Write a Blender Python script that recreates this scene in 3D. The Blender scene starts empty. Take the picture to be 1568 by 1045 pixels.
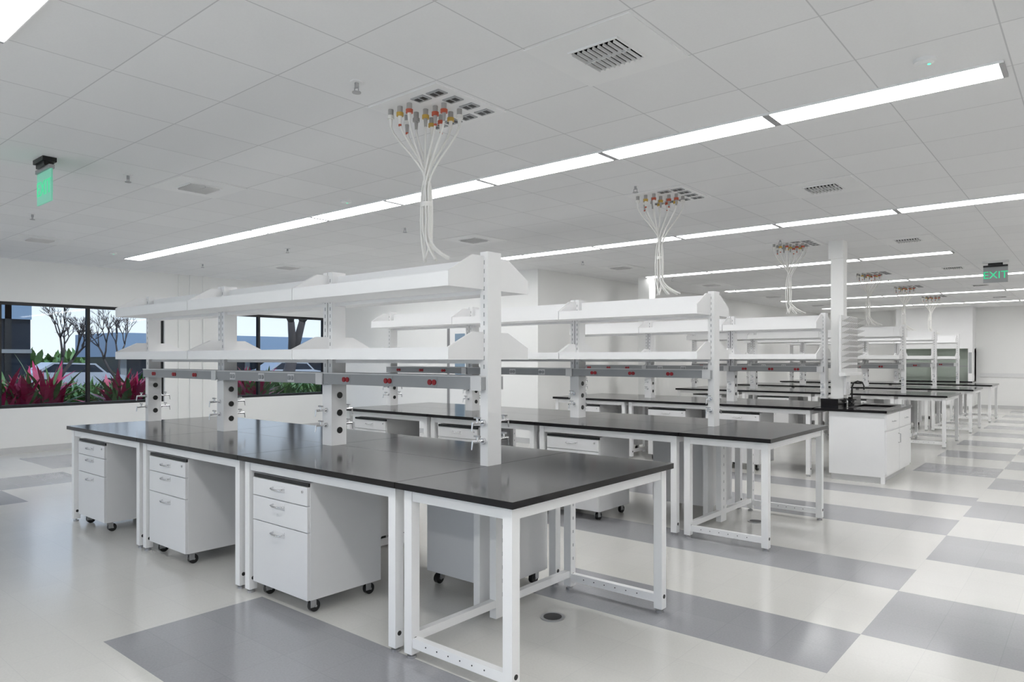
import bpy, math, random
from mathutils import Vector
random.seed(7)
CEIL=3.18; H=1.55
scn=bpy.context.scene

# ---------------------------------------------------------------- materials
def new_mat(name):
    m=bpy.data.materials.new(name); m.use_nodes=True
    nt=m.node_tree; b=nt.nodes.get('Principled BSDF')
    return m,nt,b
def M(name,col,rough=0.5,metal=0.0,spec=0.5,noise=0.03,scale=8.0,emit=0.0,coat=0.0):
    m,nt,b=new_mat(name)
    tc=nt.nodes.new('ShaderNodeTexCoord'); n=nt.nodes.new('ShaderNodeTexNoise')
    n.inputs['Scale'].default_value=scale; n.inputs['Detail'].default_value=3
    nt.links.new(tc.outputs['Object'],n.inputs['Vector'])
    mx=nt.nodes.new('ShaderNodeMix'); mx.data_type='RGBA'
    mx.inputs[6].default_value=(col[0]*(1-noise),col[1]*(1-noise),col[2]*(1-noise),1)
    mx.inputs[7].default_value=(min(1,col[0]*(1+noise)),min(1,col[1]*(1+noise)),min(1,col[2]*(1+noise)),1)
    nt.links.new(n.outputs['Fac'],mx.inputs[0]); nt.links.new(mx.outputs[2],b.inputs['Base Color'])
    b.inputs['Roughness'].default_value=rough; b.inputs['Metallic'].default_value=metal
    b.inputs['Specular IOR Level'].default_value=spec
    b.inputs['Coat Weight'].default_value=coat
    if emit>0:
        b.inputs['Emission Color'].default_value=(col[0],col[1],col[2],1)
        b.inputs['Emission Strength'].default_value=emit
    return m
def mth(nt,op,a,b=None):
    n=nt.nodes.new('ShaderNodeMath'); n.operation=op
    for i,v in enumerate((a,b)):
        if v is None: continue
        if isinstance(v,(int,float)): n.inputs[i].default_value=v
        else: nt.links.new(v,n.inputs[i])
    return n.outputs[0]
def grid_mat(name,col,x0,tx,y0,ty,w,linecol,var,rough,spec=0.5,speck=0.0,rough_var=0.0,coat=0.0):
    m,nt,b=new_mat(name)
    g=nt.nodes.new('ShaderNodeNewGeometry'); s=nt.nodes.new('ShaderNodeSeparateXYZ')
    nt.links.new(g.outputs['Position'],s.inputs[0])
    vx=mth(nt,'DIVIDE',mth(nt,'SUBTRACT',s.outputs[0],x0),tx)
    vy=mth(nt,'DIVIDE',mth(nt,'SUBTRACT',s.outputs[1],y0),ty)
    def line(v,t):
        f=mth(nt,'FRACT',mth(nt,'ADD',v,0.5))
        return mth(nt,'LESS_THAN',mth(nt,'ABSOLUTE',mth(nt,'SUBTRACT',f,0.5)),w/t)
    ln=mth(nt,'MAXIMUM',line(vx,tx),line(vy,ty))
    cb=nt.nodes.new('ShaderNodeCombineXYZ')
    nt.links.new(mth(nt,'FLOOR',vx),cb.inputs[0]); nt.links.new(mth(nt,'FLOOR',vy),cb.inputs[1])
    wn=nt.nodes.new('ShaderNodeTexWhiteNoise'); nt.links.new(cb.outputs[0],wn.inputs['Vector'])
    fac=wn.outputs['Value']
    noi=nt.nodes.new('ShaderNodeTexNoise'); noi.inputs['Scale'].default_value=90; noi.inputs['Detail'].default_value=4
    nt.links.new(g.outputs['Position'],noi.inputs['Vector'])
    k=mth(nt,'ADD',mth(nt,'MULTIPLY',mth(nt,'SUBTRACT',fac,0.5),var),
                 mth(nt,'MULTIPLY',mth(nt,'SUBTRACT',noi.outputs['Fac'],0.5),speck))
    k=mth(nt,'ADD',k,1.0)
    vm=nt.nodes.new('ShaderNodeVectorMath'); vm.operation='SCALE'
    vm.inputs[0].default_value=col; nt.links.new(k,vm.inputs['Scale'])
    mx=nt.nodes.new('ShaderNodeMix'); mx.data_type='RGBA'
    nt.links.new(ln,mx.inputs[0]); nt.links.new(vm.outputs[0],mx.inputs[6]); mx.inputs[7].default_value=(*linecol,1)
    nt.links.new(mx.outputs[2],b.inputs['Base Color'])
    b.inputs['Roughness'].default_value=rough; b.inputs['Specular IOR Level'].default_value=spec
    b.inputs['Coat Weight'].default_value=coat; b.inputs['Coat Roughness'].default_value=0.17
    if rough_var>0:
        n2=nt.nodes.new('ShaderNodeTexNoise'); n2.inputs['Scale'].default_value=1.3
        nt.links.new(g.outputs['Position'],n2.inputs['Vector'])
        nt.links.new(mth(nt,'ADD',mth(nt,'MULTIPLY',n2.outputs['Fac'],rough_var),rough-rough_var/2),b.inputs['Roughness'])
    return m

m_white=M('white_powdercoat',(0.90,0.90,0.90),0.35,noise=0.01)
m_shelf=M('shelf_white',(0.91,0.91,0.91),0.4,noise=0.01)
m_ped=M('pedestal_white',(0.80,0.80,0.805),0.4,noise=0.01)
m_black=M('black_epoxy_top',(0.007,0.006,0.007),0.13,spec=0.36,noise=0.2,scale=30)
m_dark=M('dark_plastic',(0.010,0.010,0.010),0.4)
m_slot_shade=M('slot_shade_black',(0.004,0.004,0.004),0.9,spec=0.0)  # near-black colour stands in for shade inside the vent slots
m_rail=M('raceway_grey',(0.40,0.41,0.42),0.35)
m_box=M('outlet_white',(0.8,0.8,0.8),0.4)
m_red=M('outlet_red',(0.36,0.008,0.015),0.4)
m_chrome=M('chrome',(0.75,0.75,0.76),0.15,metal=1.0)
m_steel=M('dull_steel',(0.45,0.45,0.46),0.35,metal=0.8)
m_wall=M('wall_paint',(0.91,0.91,0.895),0.6,noise=0.01,scale=2)
m_base=M('baseboard_grey',(0.62,0.62,0.62),0.5)
m_ceil=grid_mat('ceiling_tiles',(0.89,0.89,0.895),-1.671,0.6496,3.491,0.637,0.0036,(0.66,0.66,0.67),0.04,0.8,0.2,speck=0.05)
m_floorl=grid_mat('floor_vinyl_light',(0.70,0.69,0.655),-1.03,0.32,4.28,0.32,0.0015,(0.64,0.63,0.61),0.03,0.17,0.5,speck=0.14,rough_var=0.08,coat=0.3)
m_floorg=grid_mat('floor_vinyl_grey',(0.34,0.34,0.36),-1.03,0.32,4.28,0.32,0.0015,(0.30,0.30,0.32),0.05,0.17,0.5,speck=0.26,rough_var=0.08,coat=0.3)
m_led=M('led_panel',(1,1,1),0.5,noise=0,emit=12.5)
m_yel=M('connector_yellow',(0.62,0.40,0.08),0.4)
m_org=M('connector_red',(0.55,0.11,0.06),0.4)
m_cgry=M('connector_grey',(0.42,0.41,0.40),0.4)
m_cord=M('cord_white',(0.86,0.85,0.82),0.5)
m_frame=M('window_frame_black',(0.010,0.010,0.011),0.4)
m_greenp=M('exit_green',(0.25,0.72,0.52),0.3,emit=0.2)
m_greent=M('exit_letters',(0.05,0.75,0.35),0.3,emit=0.5)
m_led_g=M('green_led',(0.05,0.9,0.35),0.3,emit=3)
m_leafg=M('leaf_green',(0.11,0.22,0.05),0.5,noise=0.5,scale=3)
m_leafr=M('leaf_red',(0.50,0.012,0.08),0.45,noise=0.5,scale=3)
m_bark=M('bark',(0.08,0.065,0.06),0.9,noise=0.3)
m_bluef=M('building_blue',(0.24,0.33,0.43),0.5)
m_dglass=M('building_dark_glass',(0.015,0.022,0.035),0.3,spec=0.25)
m_conc=M('concrete',(0.28,0.28,0.27),0.9,noise=0.1)
m_grass=M('planting_bed_soil',(0.05,0.08,0.03),0.9,noise=0.4,scale=2)
m_car=M('car_paint',(0.45,0.46,0.48),0.25)
m_hood=M('hood_liner',(0.44,0.50,0.44),0.4)
m_gl,nt,b=new_mat('window_glass')
nt.nodes.remove(b); out=nt.nodes['Material Output']
tr=nt.nodes.new('ShaderNodeBsdfTransparent'); tr.inputs[0].default_value=(0.78,0.86,0.91,1)
gl=nt.nodes.new('ShaderNodeBsdfGlossy'); gl.inputs['Roughness'].default_value=0.02
fr=nt.nodes.new('ShaderNodeFresnel'); fr.inputs[0].default_value=1.45
ms=nt.nodes.new('ShaderNodeMixShader'); nt.links.new(fr.outputs[0],ms.inputs[0]); nt.links.new(tr.outputs[0],ms.inputs[1]); nt.links.new(gl.outputs[0],ms.inputs[2]); nt.links.new(ms.outputs[0],out.inputs[0])

# ---------------------------------------------------------------- mesh builder
class MB:
    def __init__(s): s.v=[];s.f=[];s.m=[];s.s=[];s.mats=[]
    def mi(s,mat):
        if mat not in s.mats: s.mats.append(mat)
        return s.mats.index(mat)
    def add(s,vs,fs,mat,smooth=False):
        o=len(s.v); s.v+=[tuple(v) for v in vs]; k=s.mi(mat)
        for f in fs: s.f.append([i+o for i in f]); s.m.append(k); s.s.append(smooth)
    def box(s,x0,x1,y0,y1,z0,z1,mat):
        if x0>x1:x0,x1=x1,x0
        if y0>y1:y0,y1=y1,y0
        vs=[(x0,y0,z0),(x1,y0,z0),(x1,y1,z0),(x0,y1,z0),(x0,y0,z1),(x1,y0,z1),(x1,y1,z1),(x0,y1,z1)]
        s.add(vs,[(0,3,2,1),(4,5,6,7),(0,1,5,4),(1,2,6,5),(2,3,7,6),(3,0,4,7)],mat)
    def prism_x(s,prof,x0,x1,mat):
        n=len(prof); vs=[(x0,y,z) for y,z in prof]+[(x1,y,z) for y,z in prof]
        fs=[tuple(range(n))[::-1],tuple(range(n,2*n))]+[(i,(i+1)%n,n+(i+1)%n,n+i) for i in range(n)]
        s.add(vs,fs,mat)
    def cyl(s,p0,p1,r,mat,n=12,r2=None):
        p0=Vector(p0);p1=Vector(p1);r2=r if r2 is None else r2
        d=(p1-p0).normalized(); a=d.orthogonal().normalized(); c=d.cross(a)
        vs=[];
        for p,rr in((p0,r),(p1,r2)):
            for i in range(n):
                t=2*math.pi*i/n; vs.append(p+(a*math.cos(t)+c*math.sin(t))*rr)
        s.add(vs,[(i,(i+1)%n,n+(i+1)%n,n+i) for i in range(n)],mat,True)
        s.add(vs,[tuple(range(n))[::-1],tuple(range(n,2*n))],mat)
    def tube(s,pts,r,mat,n=6):
        pts=[Vector(p) for p in pts]; vs=[]; ref=None
        for i,p in enumerate(pts):
            d=(pts[min(i+1,len(pts)-1)]-pts[max(i-1,0)]).normalized()
            if ref is None: ref=d.orthogonal().normalized()
            a=(ref-d*ref.dot(d)).normalized(); ref=a; c=d.cross(a)
            rr=r[i] if isinstance(r,list) else r
            for k in range(n):
                t=2*math.pi*k/n; vs.append(p+(a*math.cos(t)+c*math.sin(t))*rr)
        fs=[]
        for i in range(len(pts)-1):
            for k in range(n): fs.append((i*n+k,i*n+(k+1)%n,(i+1)*n+(k+1)%n,(i+1)*n+k))
        fs.append(tuple(range(n))[::-1]); fs.append(tuple(range((len(pts)-1)*n,len(pts)*n)))
        s.add(vs,fs,mat,True)
    def mesh(s,name):
        me=bpy.data.meshes.new(name); me.from_pydata(s.v,[],s.f)
        for mt in s.mats: me.materials.append(mt)
        me.polygons.foreach_set('material_index',s.m); me.polygons.foreach_set('use_smooth',s.s)
        me.update(); return me
    def build(s,name,loc=(0,0,0),bevel=0,rz=0,parent=None):
        return put(s.mesh(name),name,loc,bevel,rz,parent)
def put(me,name,loc=(0,0,0),bevel=0,rz=0,parent=None):
    o=bpy.data.objects.new(name,me); o.location=loc; o.rotation_euler[2]=rz
    scn.collection.objects.link(o)
    if parent: o.parent=parent
    if bevel:
        md=o.modifiers.new('bevel','BEVEL'); md.width=bevel; md.segments=2; md.limit_method='ANGLE'; md.harden_normals=False
    return o

# ---------------------------------------------------------------- room shell
X0,X1,Y0,Y1=-13.6,6.0,-4.0,26.5
rects=[(-4.18,-2.26,1.5,2.45),(-3.0,-1.03,3.64,4.28),(-5.0,-1.03,5.25,5.85),(-6,-1.03,7.15,7.9),(-6,-1.03,8.75,9.3),
 (-9.9,-8.9,1.5,2.45),(-10.9,-9.9,2.45,3.4),(-12.8,-11.3,3.4,4.3),(-8.3,-7.3,-0.4,0.55),(-9.4,-7.9,4.4,5.3)]
y=4.28;k=0
while y<26:
    if k%2==0: rects.append((-1.03,-0.07,y,y+0.96))
    else: rects.append((-0.07,0.9,y,y+0.96))
    if k>=6: 
        if k%2==1: rects.append((-1.99,-1.03,y,y+0.96))
    y+=0.96;k+=1
rects=[(a,b_,c,min(d,26.4)) for a,b_,c,d in rects]
xs=sorted(set([X0,X1]+[r[0] for r in rects]+[r[1] for r in rects]))
ys=sorted(set([Y0,Y1]+[r[2] for r in rects]+[r[3] for r in rects]))
f=MB()
for i in range(len(xs)-1):
    for j in range(len(ys)-1):
        cx=(xs[i]+xs[i+1])/2; cy=(ys[j]+ys[j+1])/2
        g=any(r[0]<cx<r[1] and r[2]<cy<r[3] for r in rects)
        f.add([(xs[i],ys[j],0),(xs[i+1],ys[j],0),(xs[i+1],ys[j+1],0),(xs[i],ys[j+1],0)],[(0,1,2,3)],m_floorg if g else m_floorl)
f.build('floor')
f=MB(); f.box(X0-0.3,X1+0.2,Y0-0.2,Y1+0.2,CEIL,CEIL+0.1,m_ceil); f.build('ceiling')

wins=[(-0.55,5.95,[0.75,2.05,3.36,4.66]),(7.1,9.57,[7.93])]
WZ0,WZ1=0.74,2.485
f=MB()
yy=Y0
for a,b_,_ in wins:
    f.box(X0-0.2,X0,yy,a,0,CEIL,m_wall); f.box(X0-0.2,X0,a,b_,0,WZ0,m_wall); f.box(X0-0.2,X0,a,b_,WZ1,CEIL,m_wall); yy=b_
f.box(X0-0.2,X0,yy,10.0,0,CEIL,m_wall); f.build('wall_left')
for n,(a,b_,mu) in enumerate(wins):
    f=MB(); t=0.05; xa,xb=X0-0.13,X0-0.05
    f.box(xa,xb,a,b_,WZ0,WZ0+t,m_frame); f.box(xa,xb,a,b_,WZ1-t,WZ1,m_frame)
    for q in [a,b_-t]+[m_-t/2 for m_ in mu]: f.box(xa,xb,q,q+t,WZ0+t,WZ1-t,m_frame)
    f.add([(X0-0.09,a,WZ0),(X0-0.09,b_,WZ0),(X0-0.09,b_,WZ1),(X0-0.09,a,WZ1)],[(0,1,2,3)],m_gl)
    f.build('window_%d'%(n+1))
f=MB(); f.box(-13.6,-7.78,10.0,10.12,0,CEIL,m_wall); f.build('wall_core_front')
f=MB(); f.box(-7.9,-7.78,10.12,Y1,0,CEIL,m_wall); f.build('wall_core_side')
f=MB(); f.box(-7.9,X1,Y1,Y1+0.2,0,CEIL,m_wall); f.build('wall_back')
f=MB(); f.box(X1,X1+0.2,Y0,Y1,0,CEIL,m_wall); f.build('wall_right')
f=MB(); f.box(X0,X1,Y0-0.2,Y0,0,0.12,m_wall); f.box(X0,X1,Y0-0.2,Y0,3.0,CEIL,m_wall); f.box(X0,X0+0.3,Y0-0.2,Y0,0.12,3.0,m_wall); f.box(X1-0.3,X1,Y0-0.2,Y0,0.12,3.0,m_wall); f.build('wall_front')  # unseen wall, opened almost fully to let in fill light
f=MB()
f.box(X0+0.3,X1-0.3,Y0-0.12,Y0-0.06,0.12,0.17,m_frame); f.box(X0+0.3,X1-0.3,Y0-0.12,Y0-0.06,2.95,3.0,m_frame)
for i in range(11):
    q=X0+0.3+i*(X1-X0-0.65)/10; f.box(q,q+0.05,Y0-0.12,Y0-0.06,0.17,2.95,m_frame)
f.add([(X0+0.3,Y0-0.09,0.12),(X1-0.3,Y0-0.09,0.12),(X1-0.3,Y0-0.09,3.0),(X0+0.3,Y0-0.09,3.0)],[(0,1,2,3)],m_gl)
f.build('window_3')  # unseen glazing behind the camera, added to brighten the ceiling
f=MB(); f.box(X0,X0+0.012,Y0,10,0,0.1,m_base); f.build('baseboard_left')
f=MB(); f.box(X0+0.012,-7.768,9.988,10,0,0.1,m_base); f.box(-7.78,-7.768,10,Y1,0,0.1,m_base); f.build('baseboard_core')
f=MB(); f.box(-7.768,X1,Y1-0.012,Y1,0,0.1,m_base); f.build('baseboard_back')
f=MB(); f.box(-2.9,X1,Y1-0.03,Y1,0.98,1.10,m_box); f.build('trim_1')
f=MB()
for q in (6.2,6.42,6.68): f.box(X0,X0+0.03,q,q+0.04,0.1,CEIL,m_wall)
f.build('wall_conduit')
f=MB()
dx0,dx1=-10.0,-9.05
f.box(dx0-0.06,dx0,9.96,9.999,0,2.26,m_steel); f.box(dx1,dx1+0.06,9.96,9.999,0,2.26,m_steel); f.box(dx0,dx1,9.96,9.999,2.2,2.26,m_steel)
f.box(dx0,dx1,9.975,9.999,0.01,2.2,m_white); f.box(dx0+0.15,dx0+0.42,9.968,9.975,1.05,2.05,m_bluef)
f.cyl((dx1-0.08,9.975,1.0),(dx1-0.08,9.92,1.0),0.015,m_chrome); f.cyl((dx1-0.08,9.92,1.0),(dx1-0.2,9.92,1.0),0.01,m_chrome)
f.build('door_1')
f=MB(); f.box(-7.1,-6.85,12.4,12.65,0,CEIL,m_wall); f.build('structural_column',(0,0,0))

# ---------------------------------------------------------------- ceiling lights
PL=1.299; JX=-0.40
def light_row(yc,segs):
    f=MB()
    for k in segs:
        xr=JX-k*PL; xl=xr-PL; e=0.024
        f.box(xl+e,xr-e,yc-0.122,yc+0.122,CEIL-0.016,CEIL-0.002,m_led)
        f.box(xl,xr,yc-0.13,yc-0.122,CEIL-0.014,CEIL,m_white); f.box(xl,xr,yc+0.122,yc+0.13,CEIL-0.014,CEIL,m_white)
        f.box(xl,xl+e,yc-0.122,yc+0.122,CEIL-0.018,CEIL,m_steel); f.box(xr-e,xr,yc-0.122,yc+0.122,CEIL-0.018,CEIL,m_steel)
    f.build('linear_ceiling_light')
RY=[4.77+3.822*k for k in range(-1,6)]
light_row(RY[0],list(range(-4,3)))
light_row(RY[1],list(range(0,9))); light_row(RY[1],[-4,-3])  # second run is out of view, added to light the right side
light_row(RY[2],list(range(-4,9)))
light_row(RY[3],list(range(1,5))); light_row(RY[3],[-4,-3,-2])  # second run likewise unseen, added for even light
for q in (4,5,6): light_row(RY[q],list(range(-4,5)))
light_row(RY[0]-3.2,list(range(-4,9)))  # unseen extra row behind the camera, added for more light

# ---------------------------------------------------------------- ceiling vents, sprinklers, sensors
f=MB(); s=0.318
f.box(-s,s,-s,s,-0.004,0,m_white)
f.box(-0.14,0.14,-0.14,0.14,-0.006,-0.004,m_slot_shade)  # flat black plate, shade between the louvers put into its colour
for i in range(9):
    q=-0.132+i*0.0315
    f.add([(q,-0.138,-0.024),(q+0.005,-0.138,-0.007),(q+0.005,0.138,-0.007),(q,0.138,-0.024)],[(0,1,2,3)],m_box)
f.box(-0.14,0.14,-0.003,0.003,-0.022,-0.008,m_box)
for a in ((-0.152,-0.14,-0.152,0.152),(0.14,0.152,-0.152,0.152),(-0.14,0.14,-0.152,-0.14),(-0.14,0.14,0.14,0.152)):
    f.box(a[0],a[1],a[2],a[3],-0.012,-0.004,m_white)
vent=f.mesh('air_diffuser')
for ky in range(7):
    for X in (-2.013,-6.561,-11.10):
        Y=3.19+3.822*(ky)
        if X<-7.5 and Y>9.5: continue
        if Y<26: put(vent,'air_diffuser',(X,Y,CEIL))
f=MB(); f.cyl((0,0,-0.006),(0,0,0),0.04,m_white,16); f.cyl((0,0,-0.035),(0,0,-0.006),0.012,m_steel)
f.cyl((-0.018,0,-0.06),(-0.018,0,-0.03),0.003,m_steel); f.cyl((0.018,0,-0.06),(0.018,0,-0.03),0.003,m_steel); f.cyl((0,0,-0.065),(0,0,-0.06),0.026,m_steel,16)
f.box(-0.018,0.018,-0.004,0.004,-0.036,-0.03,m_steel)
spr=f.mesh('ceiling_sprinkler')
for X in (-3.35,-6.6,-9.2,-11.8):
    for Y in (2.57,5.8,9.7,12.9,16.1):
        if X<-7.5 and Y>9.9: continue
        put(spr,'ceiling_sprinkler',(X,Y,CEIL))
f=MB(); f.cyl((0,0,-0.018),(0,0,0),0.055,m_white,20); f.cyl((0,0,-0.028),(0,0,-0.018),0.03,m_white,16,r2=0.045); f.cyl((0.02,0,-0.03),(0.02,0,-0.02),0.008,m_led_g,8)
sen=f.mesh('occupancy_sensor')
for p in ((-0.73,4.37),(-5.95,4.43),(-11.6,4.3)): put(sen,'occupancy_sensor',(p[0],p[1],CEIL))

# ---------------------------------------------------------------- benches
def table(f,xa,xb,ya,yb,split=False,lowx=True):
    t=0.033; z=0.91
    if split:
        f.box(xa-0.002,xb+0.002,ya,(ya+yb)/2-0.002,z-t,z,m_black); f.box(xa-0.002,xb+0.002,(ya+yb)/2+0.002,yb,z-t,z,m_black)
    else: f.box(xa-0.002,xb+0.002,ya,yb,z-t,z,m_black)
    i=0.035; L=0.056
    for (ay,by) in ((ya+i,ya+i+L),(yb-i-L,yb-i)):
        f.box(xa-i-L,xb+i+L,ay+0.008,by-0.008,z-t-0.062,z-t,m_white)
    for ax in (xa-i,xb+i+L):
        f.box(ax-L+0.008,ax-0.008,ya+i+L,yb-i-L,z-t-0.062,z-t,m_white)
    for ax in (xa-i-L,xb+i):
        for ay in (ya+i,yb-i-L):
            f.box(ax,ax+L,ay,ay+L,0.025,z-t,m_white)
            f.cyl((ax+L/2,ay+L/2,0),(ax+L/2,ay+L/2,0.012),0.024,m_steel,10); f.cyl((ax+L/2,ay+L/2,0.012),(ax+L/2,ay+L/2,0.03),0.008,m_steel,8)
            f.cyl((ax+L,ay+L/2,0.10),(ax+L+0.002,ay+L/2,0.10),0.013,m_dark,10)
    ax=xb+i
    f.box(ax+0.008,ax+L-0.008,ya+i+L,yb-i-L,0.085,0.13,m_white)
    if lowx:
        for ay in (ya+i,yb-i-L):
            f.box(xa-i-L,xb+i+L,ay+0.008,ay+L-0.008,0.06,0.11,m_white)
            for q in range(6):
                cx=xa-i-L-0.12-q*0.08
                if cx>xb+i+L+0.05: f.cyl((cx,ay+0.0065,0.088),(cx,ay+0.009,0.088),0.004,m_dark,6)
def bench(joints,y,hw=0.77,endtable=True):
    f=MB(); x0=joints[0]
    for n in range(len(joints)-1):
        a=joints[n]-x0; b_=joints[n+1]-x0
        first=(n==0 and endtable)
        table(f,a,b_,-hw,hw,split=not first,lowx=first)
        for cx in ([b_+0.035] if n<len(joints)-2 else []):
            f.box(cx,cx+0.05,-0.07,0.05,0.02,0.877,m_white)
            f.box(cx-0.13,cx-0.08,-0.07,0.05,0.02,0.877,m_white)
            for q in range(9): f.box(cx+0.05,cx+0.0512,-0.015,-0.005,0.14+q*0.08,0.165+q*0.08,m_rail)
            for q in range(7): f.box(cx+0.056,cx+0.0572,hw-0.068,hw-0.058,0.2+q*0.09,0.22+q*0.09,m_rail)
    f.build('lab_bench',(x0,y,0),bevel=0.002)
def valve(f,x,y,z,sg):
    f.cyl((x,y,z),(x,y+sg*0.02,z),0.018,m_chrome,10); f.cyl((x,y+sg*0.02,z),(x,y+sg*0.10,z),0.008,m_chrome,8)
    f.cyl((x,y+sg*0.06,z),(x,y+sg*0.06,z+0.03),0.007,m_chrome,8); f.box(x-0.024,x+0.024,y+sg*0.054,y+sg*0.066,z+0.026,z+0.036,m_steel)
    f.cyl((x,y+sg*0.10,z+0.006),(x,y+sg*0.108,z-0.045),0.006,m_chrome,8,r2=0.004)
def rack(posts,y):
    f=MB(); x0=posts[0]; P=[p-x0 for p in posts]; TOP=1.28
    for n,p in enumerate(P):
        parts=[(p-0.05,p+0.012)] if n==0 else ([(p-0.01,p+0.05)] if n==len(P)-1 else [(p-0.055,p-0.006),(p+0.006,p+0.055)])
        for a,b_ in parts:
            f.box(a,b_,-0.06,0.06,0.0,TOP,m_white)
            for sg in(-1,1):
                for q in range(13):
                    f.box((a+b_)/2-0.004,(a+b_)/2+0.004,sg*0.06,sg*0.0612,0.58+q*0.052,0.605+q*0.052,m_rail)
        if n>0:
            f.box(parts[0][0]-0.002,parts[-1][1]+0.002,-0.066,0.066,0.0,0.45,m_white)
            for z in (0.11,0.24,0.37): f.cyl((parts[-1][1]+0.002,0.005,z),(parts[-1][1]+0.006,0.005,z),0.024,m_dark,14)
        for sg in (-1,1):
            for z in (0.15,0.26): valve(f,(parts[0][0]+parts[-1][1])/2,sg*0.06,z,sg)
    for n in range(len(P)-1):
        a=P[n]-0.004; b_=P[n+1]+0.004
        if n==0: a=P[n]-0.02
        for zz,hl,hc,upper in ((0.635,0.072,0.165,False),(1.055,0.085,0.20,True)):
            xi0,xi1=b_+0.0125,a-0.0125
            f.box(xi0,xi1,-0.348,0.348,zz,zz+0.018,m_shelf)
            for sg in (-1,1): f.box(xi0,xi1,sg*0.3595,sg*0.348,zz+0.0005,zz+hl,m_shelf)
            f.box(b_+0.02,a-0.02,-0.03,0.03,zz-0.025,zz-0.0005,m_shelf)
            prof=[(-0.36,zz),(0.36,zz),(0.36,zz+hl),(0.16,zz+hc),(-0.16,zz+hc),(-0.36,zz+hl)]
            f.prism_x(prof,a-0.012,a,m_shelf); f.prism_x(prof,b_,b_+0.012,m_shelf)
            if upper: f.box(xi0,xi1,-0.01,0.01,zz+0.0185,zz+hc-0.005,m_shelf)
        for sg in(-1,1):
            f.box(P[n+1],P[n]-0.005,sg*0.061,sg*0.095,0.455,0.53,m_rail)
            f.box(P[n+1],P[n]-0.005,sg*0.061,sg*0.10,0.5305,0.538,m_box)
            f.box(P[n]-0.09,P[n]-0.01,sg*0.0955,sg*0.105,0.45,0.535,m_box)
            L=P[n]-P[n+1]
            for t in (0.27,0.54,0.83):
                cx=P[n]-t*L
                f.box(cx-0.045,cx+0.045,sg*0.0955,sg*0.097,0.462,0.523,m_box if n%2 else m_rail)
                for dx in (-0.02,0.02):
                    f.cyl((cx+dx,sg*0.097,0.492),(cx+dx,sg*0.104,0.492),0.018,m_red if n%2==0 else m_rail,12)
    f.build('reagent_shelf_rack',(x0,y,0.91),bevel=0)

J1=[-2.0,-2.80,-4.385,-5.97,-7.56]
J2=[-2.0,-2.80,-4.23,-5.66,-7.1]
BY=[3.16,6.35,10.3,14.78,18.0,21.3]
bench(J1,BY[0]); rack([-2.80,-4.385,-5.97,-7.50],BY[0])
bench(J1,BY[1]); rack([-2.80,-4.385,-5.97,-7.50],BY[1])
bench([-2.88,-4.28,-5.68,-7.1],BY[2],endtable=False); rack([-2.93,-4.28,-5.68,-7.04],BY[2])
for q in (3,4,5):
    bench(J2,BY[q]); rack([-2.80,-4.23,-5.66,-7.04],BY[q])

# ---------------------------------------------------------------- mobile pedestals
f=MB(); w,d=0.31,0.28
f.box(-w,w,-d+0.02,d,0.09,0.80,m_ped)
for z0,z1 in ((0.093,0.497),(0.503,0.657),(0.663,0.775)):
    f.box(-w+0.003,w-0.003,-d,-d+0.0195,z0,z1,m_ped)
f.box(-w,w,-d+0.008,-d+0.0195,0.778,0.80,m_dark)
for z in (0.735,0.628,0.452):
    f.tube([(-0.06,-d,z),(-0.058,-d-0.025,z-0.003),(-0.03,-d-0.032,z-0.006),(0.03,-d-0.032,z-0.006),(0.058,-d-0.025,z-0.003),(0.06,-d,z)],0.006,m_chrome,8)
    f.box(-0.065,0.065,-d-0.004,-d-0.0003,z-0.022,z+0.016,m_ped)
f.cyl((w-0.05,-d,0.745),(w-0.05,-d-0.006,0.745),0.009,m_chrome,10)
for cx in (-w+0.06,w-0.06):
    for cy in (-d+0.07,d-0.07):
        f.box(cx-0.03,cx+0.03,cy-0.03,cy+0.03,0.082,0.0895,m_steel)
        f.box(cx-0.022,cx-0.017,cy-0.02,cy+0.02,0.03,0.082,m_steel); f.box(cx+0.017,cx+0.022,cy-0.02,cy+0.02,0.03,0.082,m_steel)
        f.cyl((cx-0.015,cy+0.015,0.036),(cx+0.015,cy+0.015,0.036),0.036,m_dark,18)
        f.cyl((cx-0.025,cy+0.015,0.036),(cx+0.025,cy+0.015,0.036),0.008,m_steel,8)
ped=f.mesh('mobile_drawer_pedestal')
def peds(y,xs_f,xs_b):
    for x in xs_f: put(ped,'mobile_drawer_pedestal',(x,y-0.77+0.05+0.27,0),0.002)
    for x in xs_b: put(ped,'mobile_drawer_pedestal',(x,y+0.77-0.05-0.27,0),0.002,rz=math.pi)
for q in (0,1): peds(BY[q],(-3.95,-5.52,-7.06),(-3.25,-4.83,-6.4))
peds(BY[2],(-3.9,-5.0,-6.5),(-4.9,-6.3))
for q in (3,4,5): peds(BY[q],(-3.6,-5.0,-6.4),(-3.5,-5.0))

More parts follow.
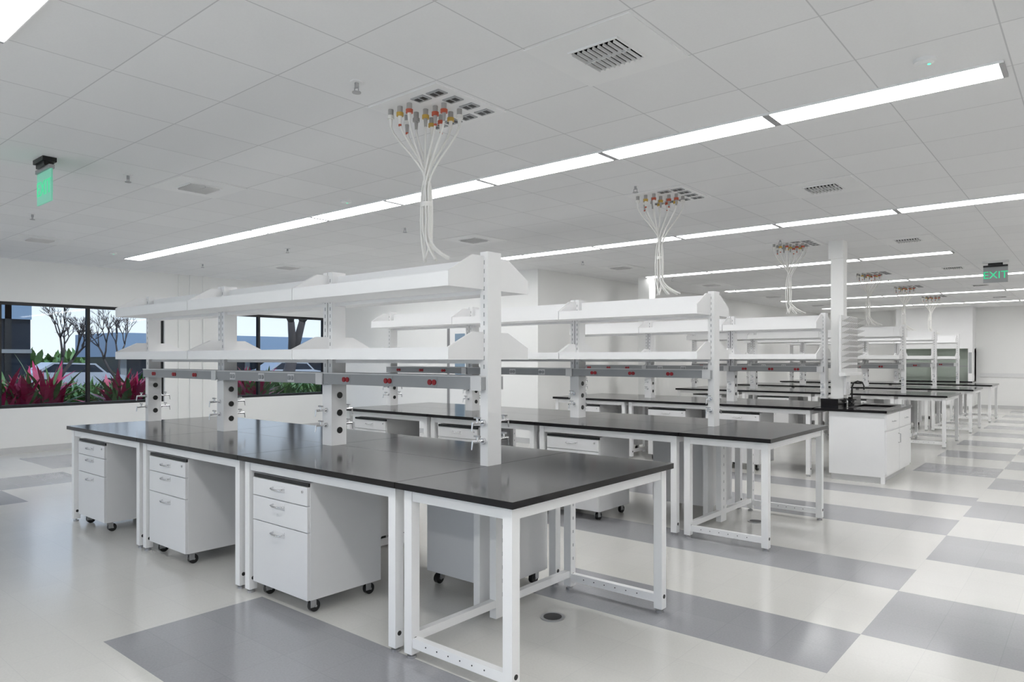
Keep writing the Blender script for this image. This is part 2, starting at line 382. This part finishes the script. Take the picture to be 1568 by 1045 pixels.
# ---------------------------------------------------------------- service drops
def service(X,Y,bench_top_z=2.19):
    f=MB(); s=0.318
    f.box(-s,s,-s,s,-0.006,0,m_white)
    for (cx,cy) in ((-0.22,0.22),(-0.08,0.22),(0.06,0.22),(0.21,0.22),(0.21,0.08),(0.21,-0.07),(0.21,-0.21),(0.07,-0.21)):
        f.box(cx-0.055,cx+0.055,cy-0.04,cy+0.04,-0.012,-0.006,m_rail); 
        for e in (-0.024,0.024): f.box(cx+e-0.016,cx+e+0.016,cy-0.022,cy+0.022,-0.014,-0.012,m_dark)
    rnd=random.Random(3)
    cols={(1,0):m_yel,(1,1):m_cgry,(1,2):m_yel,(2,0):m_org,(2,1):m_yel,(2,2):m_org,(3,1):m_org,(3,2):m_yel,(4,1):m_org}
    conns=[]
    for ix,cx in enumerate((-0.23,-0.14,-0.05,0.04,0.12)):
        for iy,cy in enumerate((-0.2,-0.06,0.08)):
            if (ix,iy) in ((4,0),(3,0),(0,2)): continue
            col=cols.get((ix,iy),m_cord)
            f.cyl((cx,cy,-0.006),(cx,cy,-0.045),0.017,m_cgry,10)
            f.cyl((cx,cy,-0.045),(cx,cy,-0.068),0.023,col,12); f.cyl((cx,cy,-0.068),(cx,cy,-0.12),0.013,m_cord if iy!=1 else m_cgry,10,r2=0.009)
            if (ix+iy)%3==1: f.cyl((cx,cy,-0.12),(cx,cy,-0.132),0.010,m_org,8)
            conns.append((cx,cy))
    B=Vector((-0.08,-0.02,0))
    n=len(conns); zb=bench_top_z-CEIL
    for i,(cx,cy) in enumerate(conns):
        ang=2*math.pi*i/n; rr=0.024
        tight=Vector((B.x+rr*math.cos(ang),B.y+rr*math.sin(ang),0))
        bx=-0.12+(i%6)*0.055+rnd.uniform(-.01,.01); by=(-1 if i%2 else 1)*0.03-0.03
        pts=[]
        N=22; sl=rnd.uniform(-0.035,0.035)
        for k in range(N+1):
            t=k/N; z=-0.115+t*(zb+0.115)
            if t<0.48:
                u=t/0.48; u=u**0.8; e=u*u*(3-2*u); px=cx+(tight.x-cx)*e; py=cy+(tight.y-cy)*e
            elif t<0.78: px,py=tight.x,tight.y
            else:
                u=(t-0.78)/0.22; e=u*u; px=tight.x+(bx-tight.x)*e; py=tight.y+(by-tight.y)*e
            px+=sl*math.sin(math.pi*min(1,max(0,(t-0.35)/0.65)))
            pts.append((px,py,z))
        f.tube(pts,0.0072,m_cord,6)
    f.cyl((B.x,B.y,-0.60),(B.x,B.y,-0.63),0.036,m_cord,12)
    f.build('ceiling_service_drop',(X,Y,CEIL))
for Y in (3.19,6.375,10.2,14.66,17.84,21.03): service(-3.31,Y)

# ---------------------------------------------------------------- sink island + column + drying rack
f=MB(); xa,xb,ya,yb=-2.68,-2.0,9.53,11.07
f.box(xa,xb-0.03,ya+0.03,yb-0.03,0.08,0.877,m_white); f.box(xa+0.02,xb-0.08,ya+0.05,yb-0.05,0,0.08,m_base)
f.box(xb-0.075,xb-0.03,ya+0.03,ya+0.06,0,0.08,m_white)
for (u0,u1) in ((ya+0.05,10.29),(10.31,yb-0.05)):
    f.box(xb-0.03,xb-0.012,u0,u1,0.11,0.64,m_white); f.box(xb-0.03,xb-0.012,u0,u1,0.66,0.86,m_white)
    c=(u0+u1)/2
    f.tube([(xb-0.012,c-0.06,0.76),(xb+0.015,c-0.055,0.76),(xb+0.015,c+0.055,0.76),(xb-0.012,c+0.06,0.76)],0.005,m_steel,6)
    f.tube([(xb-0.012,u1-0.06,0.46),(xb+0.015,u1-0.06,0.465),(xb+0.015,u1-0.06,0.575),(xb-0.012,u1-0.06,0.58)],0.005,m_steel,6)
z0,z1=0.877,0.91
f.box(-2.86,-2.55,ya,10.24,z0,z1,m_black);f.box(-2.86,-2.55,10.46,yb,z0,z1,m_black); f.box(-2.68,-2.55,10.24,10.46,z0,z1,m_black)
f.box(-2.55,-2.12,ya,9.85,z0,z1,m_black);f.box(-2.55,-2.12,10.75,yb,z0,z1,m_black);f.box(-2.12,xb,ya,yb,z0,z1,m_black)
f.box(-2.55,-2.12,9.85,10.75,z0,z0+0.004,m_dark)
f.box(-2.68,-2.64,ya+0.3,10.24,z1,1.02,m_black); f.box(-2.68,-2.64,10.46,yb-0.1,z1,1.02,m_black); f.box(-2.86,-2.68,ya+0.3,ya+0.34,z1,1.02,m_black)
f.build('sink_cabinet',bevel=0.002)
f=MB(); f.cyl((0,0,0),(0,0,0.03),0.03,m_dark,14)
f.tube([(0,0,0.03),(0,0,0.25),(0.02,0,0.31),(0.07,0,0.335),(0.13,0,0.32),(0.15,0,0.27),(0.15,0,0.22)],0.010,m_dark,10)
for sg in (-1,1):
    f.tube([(0,0,0.05),(0,sg*0.08,0.05),(0,sg*0.1,0.07)],0.01,m_dark,8); f.box(-0.03,0.03,sg*0.1-0.006,sg*0.1+0.006,0.07,0.085,m_dark)
f.build('gooseneck_faucet',(-2.59,10.3,0.911))
f=MB(); f.box(-2.855,-2.69,10.27,10.44,0,CEIL-0.25,m_wall); f.box(-2.88,-2.69,10.245,10.465,CEIL-0.25,CEIL,m_wall); f.build('structural_column')
f=MB(); f.box(0,0.025,-0.42,0.42,0,0.78,m_box)
for i in range(9):
    for k in range(9):
        yy=-0.36+i*0.09; zz=0.06+k*0.08
        f.cyl((0.025,yy,zz),(0.13,yy,zz+0.05),0.0035,m_cgry,6)
f.box(0,0.08,-0.42,0.42,-0.04,0,m_white)
f.build('glassware_drying_rack',(-2.69,10.47,1.36))
f=MB(); f.box(-0.03,0,-0.1,0.1,0,0.26,m_white); f.box(0,0.02,-0.05,0.05,0.08,0.18,m_box); 
f.build('paper_towel_dispenser',(-2.655,10.36,1.055))

# ---------------------------------------------------------------- fume hood on back wall
f=MB(); xa,xb=-5.13,-3.01; ya,yb=25.7,26.5
f.box(xa,xb,ya,yb,0.08,0.80,m_white); f.box(xa+0.03,xb-0.03,ya+0.06,yb,0,0.08,m_base); f.box(xa,xb,ya-0.03,yb,0.80,0.85,m_black)
f.box(xa,xb,ya,yb,1.87,CEIL,m_white)
for c in (xa,(xa+xb)/2-0.05,xb-0.12): f.box(c,c+0.12 if c!=(xa+xb)/2-0.05 else c+0.10,ya,yb,0.85,1.87,m_white)
f.box(xa,xb,yb-0.35,yb,0.85,1.87,m_hood)
for c in (xa+0.12,(xa+xb)/2+0.05): f.box(c,c+0.89,ya+0.05,ya+0.07,1.30,1.34,m_steel)
f.box(xb-0.10,xb-0.02,ya-0.012,ya,1.1,1.75,m_rail)
for i in range(4):
    c=xa+i*0.53; f.box(c+0.01,c+0.52,ya-0.015,ya,0.1,0.78,m_white); f.cyl((c+0.45,ya-0.03,0.55),(c+0.45,ya-0.03,0.68),0.007,m_steel,8)
f.build('fume_hood')
f=MB(); f.cyl((0,0,0),(0,0,0.006),0.075,m_steel,24); f.cyl((0,0,0.006),(0,0,0.008),0.055,m_dark,20)
fo=f.mesh('floor_outlet_cover')
for p in ((-2.66,3.37),(-2.66,6.6)): put(fo,'floor_outlet_cover',(p[0]+0.15,p[1],0))

# ---------------------------------------------------------------- exit signs
def exit_sign(X,Y,dark):
    e=bpy.data.objects.new('exit_sign',None); e.location=(X,Y,CEIL); scn.collection.objects.link(e)
    f=MB()
    f.box(-0.18 if dark else -0.12,0.18 if dark else 0.12,-0.05,0.05,-0.035,0,m_dark if not dark else m_box); f.box(-0.10,0.10,-0.035,0.035,-0.07,-0.035,m_dark)
    f.box(-0.17,0.17,-0.02,0.02,-0.10,-0.07,m_dark if dark else m_steel)
    f.build('housing',parent=e)
    f=MB(); f.box(-0.17,0.17,-0.006,0.006,-0.36,-0.10,m_rail if dark else m_greenp); f.build('panel',parent=e)
    for sg in (-1,1):
        c=bpy.data.curves.new('exit_text','FONT'); c.body='EXIT'; c.size=0.17; c.extrude=0.001; c.align_x='CENTER'
        c.materials.append(m_greent); o=bpy.data.objects.new('letters',c); scn.collection.objects.link(o); o.parent=e
        o.location=(0,sg*0.008,-0.29); o.rotation_euler=(math.pi/2,0,0 if sg<0 else math.pi)
exit_sign(-6.6,1.93,False); exit_sign(-1.33,14.1,True)

# ---------------------------------------------------------------- exterior
f=MB(); f.box(-90,X0-0.2,-50,80,-0.12,-0.02,m_conc); f.build('parking_lot_ground')
f=MB(); f.box(-19,-14.6,-3,16,-0.02,0.2,m_grass); f.build('planting_bed')
def clump(name,X,Y,z,n,L,mats,seed,spread=0.4,wid=0.05):
    r=random.Random(seed); f=MB()
    for i in range(n):
        a=r.uniform(0,2*math.pi); tl=r.uniform(0.15,1.1); l=L*r.uniform(0.6,1)
        bx,by=r.uniform(-spread,spread),r.uniform(-spread,spread); bz=r.uniform(0,0.45*L)
        dx,dy=math.cos(a),math.sin(a); px,py=-dy,dx; vs=[]
        for k in range(4):
            t=k/3; rr=l*t*math.sin(tl); zz=bz+l*t*math.cos(tl)-0.25*l*t*t; w=wid*(0.4,1,0.8,0.05)[k]
            vs+= [(bx+dx*rr+px*w,by+dy*rr+py*w,zz),(bx+dx*rr-px*w,by+dy*rr-py*w,zz)]
        vs=[(a_,b2,max(0.01,c_)) for a_,b2,c_ in vs]
        f.add(vs,[(0,1,3,2),(2,3,5,4),(4,5,7,6)],r.choice(mats))
    return f.build(name,(X,Y,z))
for i in range(12): clump('garden_shrub',-17.5+random.uniform(-.2,.2),1.5+i*1.0,0.2,320,0.78+0.3*random.random(),[m_leafg],i,0.55,0.04)
for i,(Y,X,L) in enumerate(((4.55,-15.7,1.30),(4.0,-15.6,1.1),(6.0,-15.7,1.15),(6.5,-15.8,1.0),(8.95,-15.7,1.15),(2.5,-15.7,1.0),(0.8,-15.7,1.0))):
    f=clump('red_ti_plant',X,Y,0.205,140,L,[m_leafr,m_leafr,m_leafg],50+i,0.25,0.05)
def tree(X,Y,r0,h,seed,depth=6,lean=0.3):
    r=random.Random(seed); f=MB()
    def br(p,d,L,rad,k):
        q=p+d*L; mid=p+d*L*0.5+Vector((r.uniform(-1,1),r.uniform(-1,1),0))*L*0.06
        f.tube([p,mid,q],[rad,rad*0.85,rad*0.72],m_bark,6 if k<3 else 4)
        if k>=depth: return
        for _ in range(2 if k<2 else 3):
            nd=(d+Vector((r.uniform(-1,1),r.uniform(-1,1),r.uniform(-0.1,0.6)))*0.65).normalized()
            br(q,nd,L*r.uniform(0.6,0.85),rad*0.62,k+1)
    br(Vector((0,0,0)),Vector((0,lean*0.3,1)).normalized(),h,r0,0)
    f.build('bare_tree',(X,Y,-0.02))
tree(-25,7.6,0.11,0.9,5,6); tree(-33,14.0,0.13,1.2,9,6); tree(-25,9.3,0.09,0.9,21,6); tree(-20.0,12.3,0.24,1.7,12,4,1.0)
f=MB(); f.box(-46,-40,15,60,1.65,2.95,m_bluef); f.box(-45.5,-40.6,15.4,60,-0.02,1.65,m_dglass)
for i in range(12): f.box(-40.65,-40.5,15.4+i*3.6,15.7+i*3.6,-0.02,1.65,m_conc)
f.build('office_building')
f=MB(); f.box(-30,-22,-12,6.1,-0.02,4.6,m_dglass)
for i in range(8): f.box(-22,-21.9,-12+i*2.5,-11.85+i*2.5,-0.02,4.6,m_frame)
f.box(-22,-21.88,-12,6.1,1.7,1.80,m_conc); f.box(-22,-21.9,-12,6.1,2.6,3.6,m_bluef); f.build('office_building')
def car(X,Y):
    f=MB(); prof=[(-2.1,0.3),(2.1,0.3),(2.15,0.75),(1.3,0.9),(0.8,1.35),(-1.0,1.4),(-1.7,0.95),(-2.15,0.85)]
    f.prism_x(prof,-0.85,0.85,m_car)
    f.prism_x([(0.72,0.93),(1.15,0.93),(0.75,1.28),(-0.95,1.33),(-1.5,0.95)],0.85,0.86,m_dglass)
    for sy in(-1.35,1.35):
        for sx in (-0.86,0.70): f.cyl((sx,sy,0.32),(sx+0.18,sy,0.32),0.32,m_dark,18)
    f.build('parked_car',(X,Y,-0.02))
car(-38,12.2); car(-38,24)
for i in range(9): clump('distant_hedge',-60,8+i*6.5,-0.02,260,2.3,[m_leafg],200+i,3.0,0.25)

# ---------------------------------------------------------------- world / sun / camera
w=bpy.data.worlds.new('World'); scn.world=w; w.use_nodes=True
bg=w.node_tree.nodes['Background']; g=w.node_tree.nodes.new('ShaderNodeTexCoord'); sp=w.node_tree.nodes.new('ShaderNodeSeparateXYZ'); cr=w.node_tree.nodes.new('ShaderNodeValToRGB')
w.node_tree.links.new(g.outputs['Generated'],sp.inputs[0]); w.node_tree.links.new(sp.outputs[2],cr.inputs[0]); w.node_tree.links.new(cr.outputs[0],bg.inputs[0])
cr.color_ramp.elements[0].color=(0.88,0.91,0.95,1); cr.color_ramp.elements[1].color=(0.25,0.45,0.85,1); cr.color_ramp.elements[1].position=0.7
bg.inputs[1].default_value=1.3
sl=bpy.data.lights.new('sun','SUN'); sl.energy=2.0; sl.angle=0.05; so=bpy.data.objects.new('sun',sl); scn.collection.objects.link(so)
so.rotation_euler=Vector((-0.6,0.0,-0.75)).to_track_quat('-Z','Y').to_euler()
cam=bpy.data.cameras.new('camera'); co=bpy.data.objects.new('camera',cam); scn.collection.objects.link(co)
cam.sensor_width=36; cam.lens=24.63; cam.shift_y=0.0174; cam.clip_start=0.05; cam.clip_end=300
co.location=(0,0,H); co.rotation_euler=(math.pi/2,0,math.radians(40)); scn.camera=co
scn.view_settings.view_transform='Standard'; scn.view_settings.look='None'; scn.view_settings.exposure=0.03; scn.view_settings.gamma=1.0
